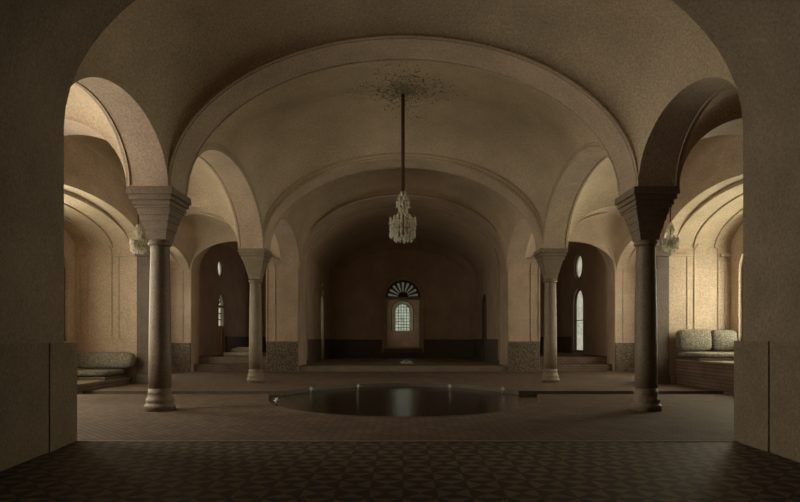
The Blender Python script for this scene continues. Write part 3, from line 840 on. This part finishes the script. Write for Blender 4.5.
# ------------------------------------------------------------------ chandeliers
def make_chandelier(label, loc, ztop, sc=1.0, group='crystal chandeliers'):
    """hangs from ztop; loc z is the bottom finial"""
    t = thing('chandelier', label, 'chandelier', loc, group=group)
    H = .95*sc
    link('chain', tube(bmesh.new(), [(0,0,H), (0,0,(ztop-loc[2]))], .034 if sc > .9 else .012, 10), VEL, t, smooth=True)
    link('stem', lathe(bmesh.new(), [(.008*sc, .02*sc), (.02*sc, .05*sc), (.012*sc, .12*sc), (.035*sc, .2*sc), (.015*sc, .3*sc), (.03*sc, .45*sc), (.012*sc, .55*sc), (.03*sc, .68*sc), (.012*sc, .8*sc), (.02*sc, .95*sc)], 12), BRS, t, smooth=True)
    def drops(bm, R, z, n, L, j=.0):
        for k in range(n):
            a = 2*PI*k/n + random.random()*.1
            x, y = R*math.cos(a), R*math.sin(a)
            zz = z
            while zz > z-L:
                r = (.011+.012*random.random())*sc
                blob(bm, (x+random.uniform(-j, j), y+random.uniform(-j, j), zz), r, 1, (1, 1, 1.7)); zz -= .042*sc
    bm = bmesh.new()
    for R, z, n, L in ((.055, .93, 6, .08), (.085, .84, 9, .12), (.11, .74, 11, .12), (.075, .62, 8, .12)):
        drops(bm, R*sc, z*sc, n, L*sc, .012*sc)
    link('crystal_crown', bm, CRY, t, weld=False)['kind'] = 'stuff'
    bm = bmesh.new()
    for R, z, n, L in ((.12, .50, 10, .2), (.17, .44, 14, .26), (.225, .40, 22, .32), (.16, .12, 14, .1), (.09, .08, 8, .08)):
        drops(bm, R*sc, z*sc, n, L*sc, .014*sc)
    link('crystal_basket', bm, CRY, t, weld=False)['kind'] = 'stuff'
    for R, z in ((.225, .40), (.23, .24), (.17, .13), (.10, .76)):
        bm = tube(bmesh.new(), [(R*sc*math.cos(2*PI*k/28), R*sc*math.sin(2*PI*k/28), z*sc) for k in range(28)], .010*sc, 5, closed=True)
        link('hoop', bm, BRS, t, smooth=True)
    for k in range(10):
        a = 2*PI*k/10 + .2
        pts = [(r*sc*math.cos(a), r*sc*math.sin(a), z*sc) for r, z in ((.02, .28), (.09, .2), (.17, .19), (.235, .26), (.24, .33))]
        ob = link('arm', tube(bmesh.new(), pts, .010*sc, 6), BRS, t, smooth=True)
        x, y = .24*sc*math.cos(a), .24*sc*math.sin(a)
        link('candle', lathe(bmesh.new(), [(.03*sc, .33*sc), (.034*sc, .345*sc), (.014*sc, .35*sc), (.013*sc, .45*sc), (.003*sc, .475*sc)], 8, x, y), CND, ob, smooth=False)
    return t
zc = nave[1](PI/2, PI/2)
make_chandelier('large crystal chandelier on a long dark rod above the middle of the pool', (0, zc[1], 2.80), zc[2]+.02)
ch = make_chandelier('small crystal chandelier in the aisle above the low divan, behind the near column capital', (-4.93, 10.43, 2.58), 4.75, .58)
dup(ch, (4.98, 10.43, 2.62), 'small crystal chandelier in the aisle before the bright alcove, beside the near column capital')

# foliage relief around the chandelier hook
t = thing('ceiling_rose', 'ornament of dark leaves spread over the vault around the chandelier rod', 'ceiling ornament', (0, 0, 0))
bm = bmesh.new(); x, y, z = zc
lathe(bm, [(.10, z+.01), (.09, z-.02), (.06, z-.04), (.045, z-.07)], 20, 0, y); link('boss', bm, LEAF, t, smooth=True)
bm = bmesh.new(); cnt = 0
while cnt < 1000:
    rr = abs(random.gauss(0, .48)); a = random.random()*2*PI
    if rr > 1.05: continue
    lobe = .55 + .45*abs(math.cos(2*a))
    px, py = rr*lobe*1.15*math.cos(a), rr*lobe*1.3*math.sin(a)
    th = math.acos(max(-1, min(1, -px/W))); l = (BAYS[1][1]-BAYS[1][0])/2; ph = math.acos(max(-1, min(1, -py/l)))
    p = nave[1](th, ph)
    m = Matrix.Translation((p[0], p[1], p[2]-.006)) @ Matrix.Rotation(random.random()*2*PI, 4, 'Z') @ Matrix.Diagonal((1, .45, .3, 1))
    bmesh.ops.create_icosphere(bm, subdivisions=1, radius=random.uniform(.014, .028), matrix=m); cnt += 1
link('leaf_relief', bm, LEAF, t, weld=False, smooth=True)['kind'] = 'stuff'

# small glittering fountain on the rear step, wall lamp by the side door
t = thing('step_fountain', 'small glittering fountain low on the rear step, in line with the far doorway', 'fountain', (.12, YW+.42, ZR))
link('bowl', lathe(bmesh.new(), [(.10, 0), (.11, .02), (.16, .03), (.23, .05), (.235, .06), (.2, .055)], 24), SLAB, t, smooth=True)
bm = bmesh.new()
for k in range(60):
    a = random.random()*2*PI; r = .22*math.sqrt(random.random())
    blob(bm, (r*math.cos(a), r*math.sin(a), .06+.15*random.random()*(1-r/.3)), .014, 1)
link('spray', bm, SPR, t, weld=False, smooth=True)['kind'] = 'stuff'
t = thing('wall_lamp', 'small wall lamp with two glass globes above the narrow side door', 'wall lamp', (-3.2, 21.35, 2.75))
link('bracket', tube(bmesh.new(), [(0, 0, .0), (.1, 0, -.02), (.12, 0, .1), (.12, 0, .3)], .018, 6), BRS, t, smooth=True)
link('globe', blob(bmesh.new(), (.12, 0, .02), .055, 2), CRY, t, smooth=True)
link('globe', blob(bmesh.new(), (.12, 0, .32), .05, 2), CRY, t, smooth=True)

# ------------------------------------------------------------------ world, camera, view
wd = bpy.data.worlds.new('world'); S.world = wd; wd.use_nodes = True
wd.node_tree.nodes['Background'].inputs[0].default_value = (.6, .65, .6, 1); wd.node_tree.nodes['Background'].inputs[1].default_value = .15
cam = bpy.data.cameras.new('camera'); co = bpy.data.objects.new('camera', cam); C.objects.link(co)
co.location = (0, 0, U); co.rotation_euler = (PI/2, 0, 0)
cam.sensor_width = 36; cam.lens = 560/800*36; cam.shift_x = -3/800; cam.shift_y = 88/800
cam.clip_start = .05; cam.clip_end = 200
S.camera = co
S.view_settings.view_transform = 'Standard'; S.view_settings.look = 'None'; S.view_settings.gamma = 1; S.view_settings.exposure = -0.52
S.view_settings.use_curve_mapping = False
S.cycles.use_denoising = True
S.cycles.max_bounces = 10; S.cycles.diffuse_bounces = 7
